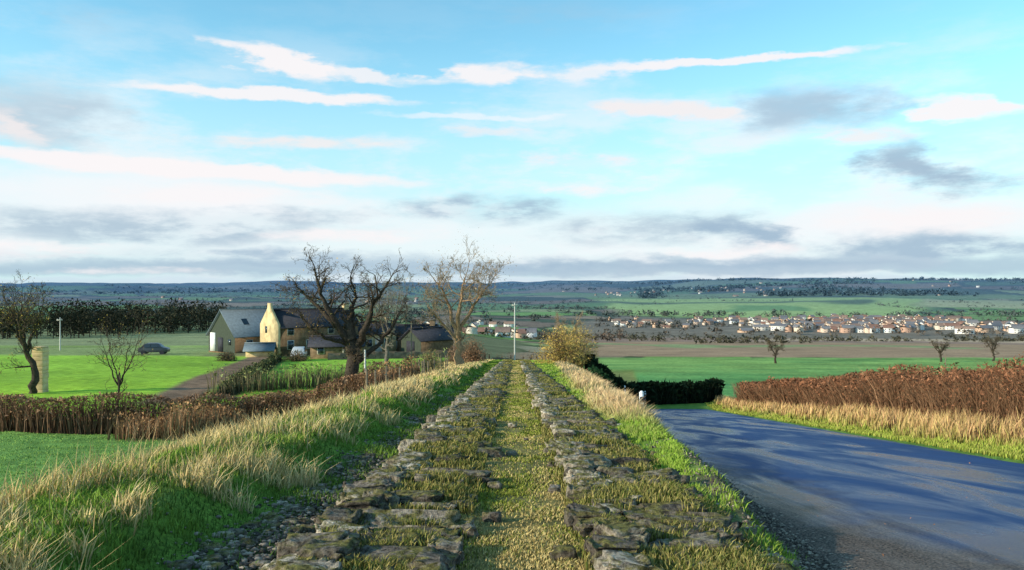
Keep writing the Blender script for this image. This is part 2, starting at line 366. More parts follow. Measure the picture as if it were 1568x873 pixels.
hedge('shade_toned_hedge',lambda t:8.2+1.5*t,lambda t:70+20*t,6000,1.6,1.1,(.02,.035,.015),(.02,.05,.02),.05,2.0,.08,.8)  # same shade painted into these dark green colours
hedge('sapling_row',lambda t:-20+13*t,lambda t:56+10*t,1500,3.5,1.7,(.13,.11,.06),(.18,.19,.07),.022,1.2,.05,.8,.6,.3)
hedge('track_hedge',lambda t:np.interp(54+50*t,[50,60,75,90,110,130],[-21.5,-24,-27.5,-30.5,-35,-39])+3.2,lambda t:54+50*t,2600,.8,.8,(.06,.055,.035),(.06,.065,.03),.03,1.5,.06,1.0)
# ------------------------------------------------------------------ stones
def ico(s):
    bm=bmesh.new();bmesh.ops.create_icosphere(bm,subdivisions=s,radius=1);bm.verts.ensure_lookup_table()
    v=np.array([q.co[:] for q in bm.verts]);f=np.array([[q.index for q in ff.verts] for ff in bm.faces]);bm.free();return v,f
I2,I3,LO=ico(3),ico(4),ico(2)
SV=[];SF=[];SC=[];off=0
def stone(cx,cy,sx_,sy_,sz_,top,light,tone=1):
    global off
    v,f=(I3 if cy<9.5 and sx_>.12 else (I2 if cy<24 and sx_>.1 else LO))
    p=np.sign(v)*np.abs(v)**.38
    sd=random.random()*100
    nn=(fbm(v[:,0]*1.5+sd,v[:,1]*1.5+v[:,2]*2+sd,1)-.5)*.7+(fbm(v[:,0]*5+sd,v[:,1]*5-v[:,2]*4,2,4)-.5)*.32
    p=p*(1+nn[:,None]);p[:,2]+=(fbm(v[:,0]*3+sd,v[:,1]*3,3,3)-.5)*.8*(v[:,2]>0)
    p=p*np.array([sx_,sy_,sz_])
    M=np.array((Matrix.Rotation(random.gauss(0,.10),3,'Z')@Matrix.Rotation(random.gauss(.05,.07)-.081,3,'X')@Matrix.Rotation(random.gauss(0,.06),3,'Y')))
    p=p@M.T
    SV.append(p+np.array([cx,cy,-1.5-.081*cy+top-sz_]));SF.append(f+off);off+=len(v)
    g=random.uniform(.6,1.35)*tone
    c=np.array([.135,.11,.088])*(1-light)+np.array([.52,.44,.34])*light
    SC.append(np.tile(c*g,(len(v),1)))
y=4.4
while y<95:
    st=random.uniform(.22,.40)*(1+max(0,y-25)*.02)
    for side in(0,1):
        lo,hi=(-1.66,-.58) if side==0 else (.66,1.74)
        lo+=random.gauss(0,.09);hi+=random.gauss(0,.10)
        x=lo;first=True
        yy=y+random.uniform(-.08,.08)
        while x<hi-.12:
            w=min(random.uniform(.35,1.1),hi-x+.1)
            if first: w=min(w,random.uniform(.25,.5))
            lit=random.uniform(.55,1) if (first and random.random()<.65) else random.uniform(0,.28)  # left-end stones painted paler to read as sunlit edges
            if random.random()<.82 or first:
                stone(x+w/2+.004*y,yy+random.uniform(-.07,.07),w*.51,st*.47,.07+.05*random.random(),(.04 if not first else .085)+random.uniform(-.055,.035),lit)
            x+=w*random.uniform(.95,1.15);first=False
    y+=st
for i in range(420):
    yy=sampD(1,5,40,1.3)[0];q=random.random()
    xx=random.uniform(-2.5,-1.6) if q<.6 else (random.uniform(1.65,2.3) if q<.9 else random.uniform(-1.6,1.8))
    s=random.uniform(.02,.07);base=H(xx,yy)-(-1.5-.081*yy)
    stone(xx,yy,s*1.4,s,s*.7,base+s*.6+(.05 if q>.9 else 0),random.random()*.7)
m,nt,b=newmat('wall_stone');N=nt.nodes;Lk=nt.links
at=N.new('ShaderNodeAttribute');at.attribute_name='Col';tc=N.new('ShaderNodeTexCoord')
na=N.new('ShaderNodeTexNoise');na.inputs['Scale'].default_value=16;na.inputs['Detail'].default_value=8;na.inputs['Roughness'].default_value=.65;Lk.new(tc.outputs['Object'],na.inputs['Vector'])
nb=N.new('ShaderNodeTexNoise');nb.inputs['Scale'].default_value=5;nb.inputs['Detail'].default_value=7;nb.inputs['Roughness'].default_value=.7;Lk.new(tc.outputs['Object'],nb.inputs['Vector'])
mr=N.new('ShaderNodeMapRange');mr.inputs[1].default_value=.36;mr.inputs[2].default_value=.64;mr.inputs[3].default_value=.25;mr.inputs[4].default_value=1.8;Lk.new(na.outputs['Fac'],mr.inputs[0])
sc=N.new('ShaderNodeVectorMath');sc.operation='SCALE';Lk.new(at.outputs['Color'],sc.inputs[0]);Lk.new(mr.outputs[0],sc.inputs['Scale'])
ge=N.new('ShaderNodeNewGeometry');sx=N.new('ShaderNodeSeparateXYZ');Lk.new(ge.outputs['Normal'],sx.inputs[0])
mz=N.new('ShaderNodeMapRange');mz.inputs[1].default_value=.45;mz.inputs[2].default_value=.54;Lk.new(nb.outputs['Fac'],mz.inputs[0])
mu=mth('MULTIPLY',mz.outputs[0],mth('MAXIMUM',sx.outputs['Z'],0.0))
ms=N.new('ShaderNodeVectorMath');ms.operation='SCALE';ms.inputs[0].default_value=(.16,.14,.04);Lk.new(mr.outputs[0],ms.inputs['Scale'])
mx=N.new('ShaderNodeMix');mx.data_type='RGBA';Lk.new(mu,mx.inputs[0]);Lk.new(sc.outputs[0],mx.inputs[6]);Lk.new(ms.outputs[0],mx.inputs[7])
Lk.new(mx.outputs[2],b.inputs['Base Color']);b.inputs['Roughness'].default_value=.9;b.inputs['Specular IOR Level'].default_value=.15
bp=N.new('ShaderNodeBump');bp.inputs['Strength'].default_value=1;bp.inputs['Distance'].default_value=.08;Lk.new(na.outputs['Fac'],bp.inputs['Height']);Lk.new(bp.outputs[0],b.inputs['Normal'])
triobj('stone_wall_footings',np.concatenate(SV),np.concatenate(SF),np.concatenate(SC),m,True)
# gravel
v,f=ico(1)
def pebbles(name,x,D,z,s):
    n=len(x);P=np.stack([x,D,z],1)
    V=(v[None]*np.stack([s*1.3,s,s*.7],1)[:,None,:]*(1+.4*(rng.random((n,len(v),1))-.5))+P[:,None,:]).reshape(-1,3)
    T=(f[None]+np.arange(n)[:,None,None]*len(v)).reshape(-1,3)
    triobj(name,V,T,np.repeat(mixc((.06,.05,.045),(.46,.37,.29),rng.random(n)**1.5),len(v),0),M_leaf)
n=14000;D=sampD(n,5.5,24,1.4);u=rng.normal(-.1,.5,n)+np.where(D<11,.5*rng.random(n)*3,0);x=road_l(D)+u
pebbles('roadside_gravel',x,D,np.where(u>-.3,-1.5-.138*D+.01,height(x,D)+.012),.006+.012*rng.random(n)**2)
n=6000;D=sampD(n,5,30,1.4);x=rng.normal(-2.0,.3,n)
pebbles('rubble_gravel',x,D,height(x,D)+.01,.009+.022*rng.random(n)**3)
n=90;D=sampD(n,6.5,40,1.2);x=road_l(D)+rng.random(n)*7
specks('fallen_leaves',np.stack([x,D,-1.5-.138*D+.062],1),np.full(n,.016),jit(np.tile((.30,.14,.07),(n,1)),.5))
# ------------------------------------------------------------------ trees
class TB:
    def __init__(s): s.V=[];s.F=[];s.C=[];s.tips=[]
    def tube(s,pts,rs,k,col):
        base=len(s.V);n=len(pts)
        for i,(p,r) in enumerate(zip(pts,rs)):
            d=(pts[min(i+1,n-1)]-pts[max(i-1,0)]);d.normalize()
            u=d.cross(Vector((.3,1,.1)))
            if u.length<.05:u=d.cross(Vector((1,0,0)))
            u.normalize();w=d.cross(u)
            for j in range(k):
                an=2*math.pi*j/k;rr=r*(1+.25*(random.random()-.5)) if k>5 else r
                s.V.append(tuple(p+(u*math.cos(an)+w*math.sin(an))*rr));s.C.append(col)
        for i in range(n-1):
            for j in range(k):
                s.F.append((base+i*k+j,base+i*k+(j+1)%k,base+(i+1)*k+(j+1)%k,base+(i+1)*k+j))
    def grow(s,p,d,L,r,lev,cfg):
        nseg=5 if lev<cfg['max'] else 3
        pts=[p.copy()];rs=[r];q=p.copy();dd=d.normalized()
        r1=r*cfg.get('taper',.55)
        if lev>=cfg['max']: r1=r*.35
        for i in range(nseg):
            wob=cfg['wob']*(1+.35*lev)
            dd=(dd+Vector((random.gauss(0,wob),random.gauss(0,wob),random.gauss(0,wob)+cfg['up']))).normalized()
            q=q+dd*(L/nseg);pts.append(q.copy());rs.append(r+(r1-r)*(i+1)/nseg)
        t=lev/cfg['max'];c0,c1=cfg['col'];col=tuple(c0[i]*(1-t)+c1[i]*t for i in range(3))
        k=8 if r>.12 else (5 if r>.035 else 3)
        s.tube(pts,rs,k,col);s.tips.append(pts[-1])
        if lev>=cfg['max']: return
        nb=cfg['nb'][min(lev,len(cfg['nb'])-1)]
        for i in range(nb):
            f=.3+.7*(i+random.random())/nb if i<nb-1 else 1.0
            fi=f*nseg;a=int(min(fi,nseg-1));pp=pts[a].lerp(pts[a+1],fi-a)
            ax=(pts[a+1]-pts[a]).normalized()
            rv=Vector((random.gauss(0,1),random.gauss(0,1),random.gauss(0,.7)));rv=(rv-ax*rv.dot(ax)).normalized()
            an=math.radians(random.uniform(*cfg['ang']))*(0.5 if i==nb-1 else 1)
            nd=ax*math.cos(an)+rv*math.sin(an)
            rr=max((r+(r1-r)*f)*random.uniform(.5,.75),cfg['rmin'])
            s.grow(pp,nd,L*random.uniform(*cfg['lr'])*(1.15-.35*f),rr,lev+1,cfg)
def tree(name,loc,limbs,cfg,leaves=0,lcol=(.3,.2,.06),lsz=.05,lsp=.25,ivy=0):
    e=empty(name,loc);tb=TB()
    c0=cfg['col'][0];IV=[]
    for pl in limbs:
        pts=[Vector(p[:3]) for p in pl['p']];rs=pl['r']
        P2=[];R2=[]
        for i in range(len(pts)-1):
            for t in (0,.25,.5,.75):
                q=pts[i].lerp(pts[i+1],t)
                if t: q+=Vector((random.gauss(0,1),random.gauss(0,1),random.gauss(0,.4)))*(.2*rs[i]+.03)
                P2.append(q);R2.append((rs[i]+(rs[i+1]-rs[i])*t)*random.uniform(.88,1.15))
        P2.append(pts[-1]);R2.append(rs[-1])
        tb.tube(P2,R2,9,c0)
        for q_,r_ in zip(P2,R2): IV.append((q_[0],q_[1],q_[2],r_))
        n=pl.get('n',6)
        for i in range(n):
            f=pl.get('f0',.35)+(1-pl.get('f0',.35))*(i+.5)/n if i<n-1 else 1
            fi=f*(len(P2)-1);a=int(min(fi,len(P2)-2));pp=P2[a].lerp(P2[a+1],fi-a)
            ax=(P2[a+1]-P2[a]).normalized()
            rv=Vector((random.gauss(0,1),random.gauss(0,1),random.gauss(0,.5)));rv=(rv-ax*rv.dot(ax)).normalized()
            an=math.radians(random.uniform(35,75)) if i<n-1 else .1
            r=min(R2[a]*.5,.07) if i<n-1 else R2[-1]
            tb.grow(pp,ax*math.cos(an)+rv*math.sin(an),pl.get('L',1.5)*random.uniform(.55,1.2),r,1,cfg)
    polymesh('trunk_and_branches',tb.V,tb.F,np.array(tb.C),M_bark,True,e)
    if leaves:
        T=np.array([t[:] for t in tb.tips]);T=T[T[:,2]>.8]
        i=rng.integers(0,len(T),leaves);P=T[i]+rng.normal(0,lsp,(leaves,3))
        specks('leaves',P,np.full(leaves,lsz)*(.5+rng.random(leaves)),jit(np.tile(lcol,(leaves,1)),.5),M_leaf,e)
    if ivy:
        A=np.array(IV);i=rng.integers(0,len(A),ivy);P=A[i,:3]+rng.normal(0,1,(ivy,3))*(A[i,3:4]*.6+.05)
        specks('ivy',P,np.full(ivy,.06)*(.5+rng.random(ivy)),jit(np.tile((.035,.036,.018),(ivy,1)),.6),M_leaf,e)
    return e
DK=((.06,.046,.035),(.12,.088,.06));TN=((.34,.21,.12),(.29,.22,.14));GRY=((.15,.13,.11),(.28,.25,.2))
def px(u,v,dy=0,u0=540,v0=612,kk=.0385): return ((u-u0)*kk,dy,(v0-v)*kk)
cfg=dict(max=5,wob=.16,up=.05,nb=[4,4,3,3,2],ang=(28,68),lr=(.55,.82),rmin=.010,col=DK,taper=.6)
x,y=-9.4,47
limbs=[dict(p=[(0,0,-.4),px(539,575),px(541,545,.1),px(538,515,.1)],r=[.58,.42,.36,.34],n=3,f0=.5,L=.9),
 dict(p=[px(538,522,.1),px(515,487,-.3),px(493,445,-.4),px(483,408,-.2)],r=[.28,.17,.10,.04],n=9,L=1.15),
 dict(p=[px(515,495,-.2),px(485,465,.4),px(460,445,.8),px(446,430,1)],r=[.14,.10,.06,.03],n=7,L=1.0),
 dict(p=[px(540,520,.1),px(533,485,.5),px(541,450,.9),px(533,422,.7)],r=[.25,.15,.09,.04],n=8,L=1.05),
 dict(p=[px(543,530,.1),px(562,495,-.3),px(577,455,-.6),px(598,428,-.8)],r=[.26,.17,.10,.04],n=8,L=1.15),
 dict(p=[px(548,548,.1),px(577,525,.4),px(597,498,.8),px(610,472,1)],r=[.20,.12,.08,.03],n=7,L=.9),
 dict(p=[px(528,520,.1),px(500,512,-.5),px(478,493,-.9),px(468,476,-1)],r=[.16,.10,.06,.03],n=6,L=.9)]
tree('gnarled_tree',(x,y,H(x,y)),limbs,cfg,1500,(.42,.28,.08),.04,.25,2200)
k2=77/F
x,y=-5.1,77
def p2(u,v,dy=0): return px(u,v,dy,703,552,k2)
cfg2=dict(max=5,wob=.11,up=.06,nb=[4,4,3,3,3],ang=(22,58),lr=(.55,.8),rmin=.014,col=TN,taper=.6)
limbs=[dict(p=[(0,0,-.5),p2(702,530),p2(701,505)],r=[.48,.33,.3],n=3,f0=.6,L=1.2),
 dict(p=[p2(701,508),p2(690,470,.5),p2(676,435,.8),p2(664,418)],r=[.24,.15,.09,.04],n=9,L=1.75),
 dict(p=[p2(701,508),p2(704,465,-.6),p2(708,432,-.4),p2(713,414)],r=[.24,.16,.09,.04],n=9,L=1.75),
 dict(p=[p2(702,500),p2(722,465,.3),p2(740,438,-.5),p2(752,424)],r=[.22,.14,.08,.035],n=9,L=1.7),
 dict(p=[p2(701,515),p2(680,490,.3),p2(662,468,-.9),p2(652,455)],r=[.16,.1,.06,.03],n=6,L=1.5)]
tree('ash_tree',(x,y,H(x,y)),limbs,cfg2,5000,(.42,.28,.15),.055,.6)
def autotree(name,x,y,h,col,spread=.35,tr=None,maxl=5,leaves=0,lcol=(.3,.2,.06),rmin=.012,lsz=.05,nb=(3,3,3,3,3),LL=.15):
    tr=tr or h*.028;cfg=dict(max=maxl,wob=.12,up=.06,nb=list(nb),ang=(22,60),lr=(.55,.78),rmin=rmin,col=col,taper=.6)
    limbs=[dict(p=[(0,0,-.3),(random.gauss(0,.02)*h,0,h*.18),(random.gauss(0,.03)*h,0,h*.36)],r=[tr*1.25,tr,tr*.85],n=3,f0=.6,L=h*LL)]
    top=limbs[0]['p'][-1]
    for i in range(4):
        a=i*1.57+random.random();s=spread*h*random.uniform(.6,1)
        limbs.append(dict(p=[top,(top[0]+math.cos(a)*s*.45,math.sin(a)*s*.4,h*.56),(top[0]+math.cos(a)*s*.8,math.sin(a)*s*.7,h*.78)],r=[tr*.65,tr*.4,tr*.15],n=7,L=h*LL))
    tree(name,(x,y,H(x,y)),limbs,cfg,leaves,lcol,lsz,h*.03)
autotree('bare_tree',-33.3,55,7.8,DK,.24,.20,5,1500,(.48,.33,.08),.011,.045)
autotree('sapling_tree',-18.8,38,5.3,DK,.26,.06,4,600,(.48,.36,.09),.009,.03,(4,3,2,2),.16)
autotree('bare_tree',-11.4,74,9.2,GRY,.30,.2,5,nb=(4,3,3,3,3))
autotree('bare_tree',66,200,6.2,DK,.45,.25,4,600,(.14,.11,.07),.03,.12)
autotree('bare_tree',112,208,6,DK,.45,.25,4,600,(.12,.10,.07),.03,.12)
autotree('bare_tree',130,215,7,DK,.4,.25,4,600,(.12,.10,.07),.03,.12)
autotree('bare_tree',-8.5,118,8,GRY,.35,.2,4,0,rmin=.02)
autotree('bare_tree',7.6,112,7,TN,.4,.2,4,0,rmin=.02)
def bush(name,x,y,rx,rz,col,n=5000,sz=.09):
    e=empty(name,(x,y,H(x,y)))
    v=rng.normal(0,1,(n,3));v/=np.linalg.norm(v,axis=1)[:,None];v[:,2]=np.abs(v[:,2])
    rr=rng.random(n)**.45*(.65+.7*fbm(v[:,0]*2.5+x,v[:,1]*2.5+v[:,2]*2,71))
    P=v*rr[:,None]*np.array([rx,rx,rz])
    lum=.5+1.0*fbm(P[:,0]*1.2+x,P[:,2]*1.2,72)
    specks('leaves',P,sz*(.5+rng.random(n)),jit(np.array(col)[None]*lum[:,None],.4),M_leaf,e)
    tb=TB()
    for q in range(200):
        w=Vector(P[rng.integers(0,n)]);w*=1.15
        tb.tube([Vector((random.gauss(0,.2*rx*.5),random.gauss(0,.1),0)),w*.55+Vector((0,0,.15*rz)),w],[.045,.025,.01],3,(.19,.13,.08))
    polymesh('branches',tb.V,tb.F,np.array(tb.C),M_bark,True,e)
bush('golden_shrub',5.4,86,2.9,4.3,(.60,.42,.12),9500,.075)
bush('golden_shrub',7.4,90,2.6,5.2,(.50,.36,.12),7500,.075)
bush('brown_shrub',-4.4,92,1.5,2.6,(.30,.17,.10),3500,.07)
bush('brown_shrub',-6.4,95,1.7,2.2,(.25,.15,.10),3500,.07)
bush('brown_shrub',-8.8,85,1.4,1.9,(.26,.21,.09),2500,.07)
bush('brown_shrub',-36.5,102,1.5,1.3,(.10,.09,.05),1500,.08)
bush('brown_shrub',-27,100,1.8,1.2,(.14,.12,.06),1500,.08)
# ------------------------------------------------------------------ woodland
def wood(name,pts,hm,col,ntri=260,sz=.5):
    Pn=[];Cn=[];S=[];tb=TB()
    for (x,y) in pts:
        h=hm*random.uniform(.65,1.2);z=H(x,y);w=h*.34
        v_=rng.normal(0,1,(ntri,3));v_/=np.linalg.norm(v_,axis=1)[:,None]
        P=v_*(rng.random(ntri)**.4)[:,None]*np.array([w,w,h*.47])+np.array([x,y,z+h*.5])
        g=random.uniform(.6,1.5)
        Pn.append(P);Cn.append(np.array(col)[None]*g*(.6+.8*rng.random((ntri,1))));S.append(np.full(ntri,sz*h/12))
        tb.tube([Vector((x,y,z-.5)),Vector((x,y,z+h*.6))],[.2,.1],4,(.07,.055,.04))
    e=empty(name)
    specks('crowns',np.concatenate(Pn),np.concatenate(S),np.concatenate(Cn),M_leaf,e)
    polymesh('trunks',tb.V,tb.F,np.array(tb.C),M_bark,False,e)
wood('woodland',[(random.uniform(-176,-118),300+random.uniform(-14,40)) for i in range(110)],11.5,(.045,.046,.03),200,.6)
wood('woodland',[(random.uniform(-180,-128),240+random.uniform(-10,30)) for i in range(70)],10,(.036,.038,.025),200,.55)
wood('thicket',[(random.uniform(-14,10),150+random.uniform(-3,30)) for i in range(22)],3.4,(.19,.13,.085),160,.45)
wood('thicket',[(random.uniform(-50,-10),158+random.uniform(-3,25)) for i in range(26)],5,(.13,.11,.07),160,.55)
# ------------------------------------------------------------------ distant trees / hedgerows
def polar(n,d0,d1,a0,a1):
    D=np.exp(rng.uniform(math.log(d0),math.log(d1),n));A=rng.uniform(a0,a1,n);return D*A,D
XX=[];YY=[];HH=[];KK=[]
def addt(x,y,h,c): XX.append(x);YY.append(y);HH.append(h);KK.append(np.tile(c,(len(x),1)))
for i in range(180):
    d=math.exp(random.uniform(math.log(480),math.log(6000)));a_=random.uniform(-.75,.75)
    if 1450<d<2900 and .06<a_<.5 and random.random()<.85: continue
    L=d*random.uniform(.04,.18);n=int(14+26*random.random());t=np.linspace(0,1,n)
    ang=random.gauss(0,.35)+(1.2 if random.random()<.25 else 0)
    x=d*a_+np.cos(ang)*L*t+rng.normal(0,2,n);y=d+np.sin(ang)*L*t*1.5+rng.normal(0,2,n)
    keep=rng.random(n)<.75
    addt(x[keep],y[keep],(1.6+4*rng.random(n)**3)[keep]*(1 if d<1000 else 1.7),(.08,.075,.05))
x,y=polar(4200,3000,6500,.16,.82);k_=fbm(x/420,y/520,64)>.48;x=x[k_];y=y[k_];addt(x,y,12+9*rng.random(len(x)),(.035,.05,.035))
x,y=polar(1200,4800,8200,-.75,.2);k_=fbm(x/600,y/700,65)>.5;x=x[k_];y=y[k_];addt(x,y,13+8*rng.random(len(x)),(.06,.08,.06))
x,y=polar(170,880,1500,.10,.80);addt(x,y,4+5*rng.random(170),(.12,.09,.06))
x,y=polar(160,1480,1580,.08,.8);addt(x,y,6+6*rng.random(160),(.08,.09,.055))
x,y=polar(120,560,900,-.12,.14);addt(x,y,3+4*rng.random(120),(.12,.09,.07))
x,y=polar(150,1200,3000,-.45,.1);addt(x,y,6+6*rng.random(150),(.07,.08,.055))
x=np.concatenate(XX);y=np.concatenate(YY);h=np.concatenate(HH);c=np.concatenate(KK)
nt_=len(x);kk_=20
v_=rng.normal(0,1,(nt_,kk_,3));v_/=np.linalg.norm(v_,axis=2)[:,:,None];v_*=(rng.random((nt_,kk_,1))**.5)
P=np.stack([x,y,height(x,y)+h*.45],1)[:,None,:]+v_*np.stack([h*.8,h*.8,h*.5],1)[:,None,:]
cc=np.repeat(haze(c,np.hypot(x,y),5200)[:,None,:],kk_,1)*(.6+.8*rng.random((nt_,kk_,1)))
specks('distant_trees',P.reshape(-1,3),np.repeat(h*.30,kk_),cc.reshape(-1,3))
# ------------------------------------------------------------------ distant villages
HV=[];HF=[];HC=[];o=0
def dhouse(x,y,w,l,hw,hr,yaw,cw,cr):
    global o
    z=H(x,y)-.5;c,s=math.cos(yaw),math.sin(yaw)
    def T(a_,b_,z_): return (x+a_*c-b_*s,y+a_*s+b_*c,z+z_)
    w/=2;l/=2
    B=[(-l,-w),(l,-w),(l,w),(-l,w)]
    HV.extend([T(a_,b_,0) for a_,b_ in B]+[T(a_,b_,hw) for a_,b_ in B]+[T(-l,0,hr),T(l,0,hr)]);HC.extend([cw]*10)
    for f in [(0,1,5,4),(1,2,6,5),(2,3,7,6),(3,0,4,7),(4,7,8),(5,9,6)]: HF.append(tuple(i+o for i in f))
    o+=10
    e=.5
    HV.extend([T(-l-e,-w-e,hw-.3),T(l+e,-w-e,hw-.3),T(l+e,0,hr+.15),T(-l-e,0,hr+.15),T(l+e,w+e,hw-.3),T(-l-e,w+e,hw-.3)])
    HC.extend([cr]*6);HF.append((o,o+1,o+2,o+3));HF.append((o+3,o+2,o+4,o+5));o+=6
    nwin=max(2,int(l*2/4))
    for i in range(nwin):
        a_=-l+(i+.5)*2*l/nwin
        for zz in ((1.2,) if hw<4.2 else (1.2,3.8)):
            HV.extend([T(a_-.5,-w-.06,zz),T(a_+.5,-w-.06,zz),T(a_+.5,-w-.06,zz+1.2),T(a_-.5,-w-.06,zz+1.2)]);HC.extend([(.06,.065,.07)]*4);HF.append((o,o+1,o+2,o+3));o+=4
WC=[(.74,.56,.44),(.62,.42,.30),(.82,.72,.62),(.55,.35,.26),(.88,.86,.82),(.74,.62,.50),(.85,.8,.74)];RC=[(.34,.18,.13),(.24,.17,.14),(.20,.19,.20),(.38,.24,.18),(.26,.24,.24)]
def cluster(n,d0,d1,a0,a1,s=1,pk=None):
    for i in range(n):
        d=random.uniform(d0,d1);a_=random.gauss(*pk) if pk else random.uniform(a0,a1)
        hw=random.choice([3.0,5.2,6.2])*s
        dhouse(d*a_,d,random.uniform(7,10)*s,random.choice([7,9,12,18])*s,hw,hw+random.uniform(2.4,4.2)*s,random.choice([0,.15,-.2,1.5,.4,1.2])+random.gauss(0,.1),random.choice(WC),random.choice(RC))
cluster(230,960,1360,.34,.54,1.05,(.44,.06));cluster(45,930,1100,.56,.75,1.1);cluster(55,1120,1400,.12,.35,.8)
cluster(8,980,1150,-.12,.10,.8);cluster(10,520,680,-.12,.02,.8)
polymesh('distant_village',HV,HF,np.array(HC),mat_vcol('village_render',.85,.1,.15,.6))
HV=[];HF=[];HC=[];o=0
cluster(36,3500,4600,.1,.34,1.2);cluster(16,3000,5200,-.05,.7,1.2);cluster(10,2500,3500,-.5,-.1,1.2)
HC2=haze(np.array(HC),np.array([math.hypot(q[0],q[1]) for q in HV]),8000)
polymesh('distant_hamlet',HV,HF,HC2,mat_vcol('hamlet_render',.85,.1,.15,.6))
# ------------------------------------------------------------------ farm buildings
def box(name,x0,x1,y0,y1,z0,z1,mat,parent,bev=0):
    V=[(x0,y0,z0),(x1,y0,z0),(x1,y1,z0),(x0,y1,z0),(x0,y0,z1),(x1,y0,z1),(x1,y1,z1),(x0,y1,z1)]
    ob=polymesh(name,V,[(0,3,2,1),(4,5,6,7),(0,1,5,4),(1,2,6,5),(2,3,7,6),(3,0,4,7)],None,mat,False,parent)
    if bev:
        b_=ob.modifiers.new('b','BEVEL');b_.width=bev;b_.segments=2
    return ob
def gable_house(name,x,y,yaw,L,W,he,hr,mwall,mroof,mgable=None,windows=(),gwin=(),chim=(),door=None,zoff=0,skylights=0,parapet=None):
    e=empty(name,(x,y,H(x,y)+zoff));e.rotation_euler=(0,0,yaw)
    V=[(0,0,-1),(L,0,-1),(L,W,-1),(0,W,-1),(0,0,he),(L,0,he),(L,W,he),(0,W,he),(0,W/2,hr),(L,W/2,hr)]
    polymesh('walls',V,[(0,1,5,4),(1,2,6,9,5),(2,3,7,6),(3,0,4,8,7),(0,3,2,1)],None,mwall,False,e)
    if mgable and not parapet:
        polymesh('gable_cladding',[(-.02,0.05,0),(-.02,W-.05,0),(-.02,W-.05,he),(-.02,W/2,hr-.1),(-.02,.05,he)],[(0,4,3,2,1)],None,mgable,False,e)
    if parapet:
        q=parapet;A=[(0,-.15,-1),(0,W+.15,-1),(0,W+.15,he+.3),(0,W/2+.45,hr+q-.5),(0,W/2+.45,hr+q+.25),(0,W/2-.45,hr+q+.25),(0,W/2-.45,hr+q-.5),(0,-.15,he+.3)]
        k_=len(A)
        V=[(-.45,b_,c_) for _,b_,c_ in A]+[(-.04,b_,c_) for _,b_,c_ in A]
        polymesh('gable_parapet',V,[(0,7,6,3,2,1),(6,5,4,3)]+[tuple(range(k_,2*k_))]+[(i,(i+1)%k_,(i+1)%k_+k_,i+k_) for i in range(k_)],None,mgable,False,e)
    sl=(hr-he)/(W/2);ov=.35;th=.16;x0=.0 if parapet else -ov
    for nm,s in(('roof_front',0),('roof_back',1)):
        y0=-ov;z0=he-sl*ov
        A=[(x0,y0,z0),(L+ov,y0,z0),(L+ov,W/2,hr),(x0,W/2,hr)]
        if s: A=[(a_,W-b_,c_) for a_,b_,c_ in A][::-1]
        V=[(a_,b_,c_+.02) for a_,b_,c_ in A]+[(a_,b_,c_+th+.02) for a_,b_,c_ in A]
        polymesh(nm,V,[(3,2,1,0),(4,5,6,7),(0,1,5,4),(1,2,6,5),(2,3,7,6),(3,0,4,7)],None,mroof,False,e)
    box('ridge_tiles',x0,L+ov,W/2-.14,W/2+.14,hr+.12,hr+.26,mroof,e)
    for i,(a_,z_,w_,h_) in enumerate(windows):
        box('window_frame_%d'%i,a_-.08,a_+w_+.08,-.05,.02,z_-.08,z_+h_+.08,M_pale,e)
        box('window_%d'%i,a_,a_+w_,-.07,.0,z_,z_+h_,M_glass,e)
    gx=-.47 if parapet else -.08
    for i,(b_,z_,w_,h_,mm_) in enumerate(gwin):
        box('gable_opening_%d'%i,gx,gx+.06,b_,b_+w_,z_,z_+h_,mm_,e)
    for i,(a_,b_,h_) in enumerate(chim):
        box('chimney_%d'%i,a_-.45,a_+.45,b_-.35,b_+.35,hr-.8,hr+h_,mgable or mwall,e,.03)
        box('chimney_cap_%d'%i,a_-.52,a_+.52,b_-.42,b_+.42,hr+h_,hr+h_+.12,mwall,e)
    if door: box('door',door[0],door[0]+1.1,-.06,0,0,2.1,door[1],e)
    for i in range(skylights):
        a_=L*(i+.6)/(skylights+.5);b0,b1=W*.18,W*.30
        polymesh('skylight_%d'%i,[(a_,b0,he+sl*b0+.24),(a_+1,b0,he+sl*b0+.24),(a_+1,b1,he+sl*b1+.24),(a_,b1,he+sl*b1+.24)],[(0,1,2,3)],None,M_glass,False,e)
    return e
kk=125/F
gable_house('barn',(360-784)*kk,125,math.radians(49),14,8.2,2.7,6.6,M_brick,M_slate,M_green,windows=[(2,.9,1,1),(5,.9,1,1)],gwin=[(6.0,0,1.6,3.0,M_white),(3.6,0,1.6,2.3,M_dkroof),(1.2,1.2,.9,.9,M_glass)],skylights=3)
gable_house('stone_farmhouse',(429-784)*116/F,116,math.radians(42),13,5.6,4.2,6.5,M_dkstone,M_dkroof,M_wallstone,windows=[(1.2,.9,.9,1.2),(4.2,.9,.9,1.2),(7.8,.9,.9,1.2),(1.2,3.0,.9,1.1),(7.8,3.0,.9,1.1)],gwin=[(3.3,3.2,.7,1,M_glass),(1.2,.8,.8,1.1,M_glass)],chim=[(12.4,2.8,.8)],door=(6,M_dkroof),parapet=.9)  # paler gable stone paints in sunlight, darker long wall paints in shade
gable_house('stone_outbuilding',(376-784)*112/F,112,math.radians(10),3.6,3,.9,1.7,M_wallstone,M_slate)
gable_house('stone_cottage',(553-784)*128/F,128,math.radians(30),6,5,3.0,4.6,M_wallstone,M_dkroof,windows=[(1,.9,.8,1.1),(4,.9,.8,1.1)],chim=[(5.5,2.5,.7)],door=(2.4,M_white))
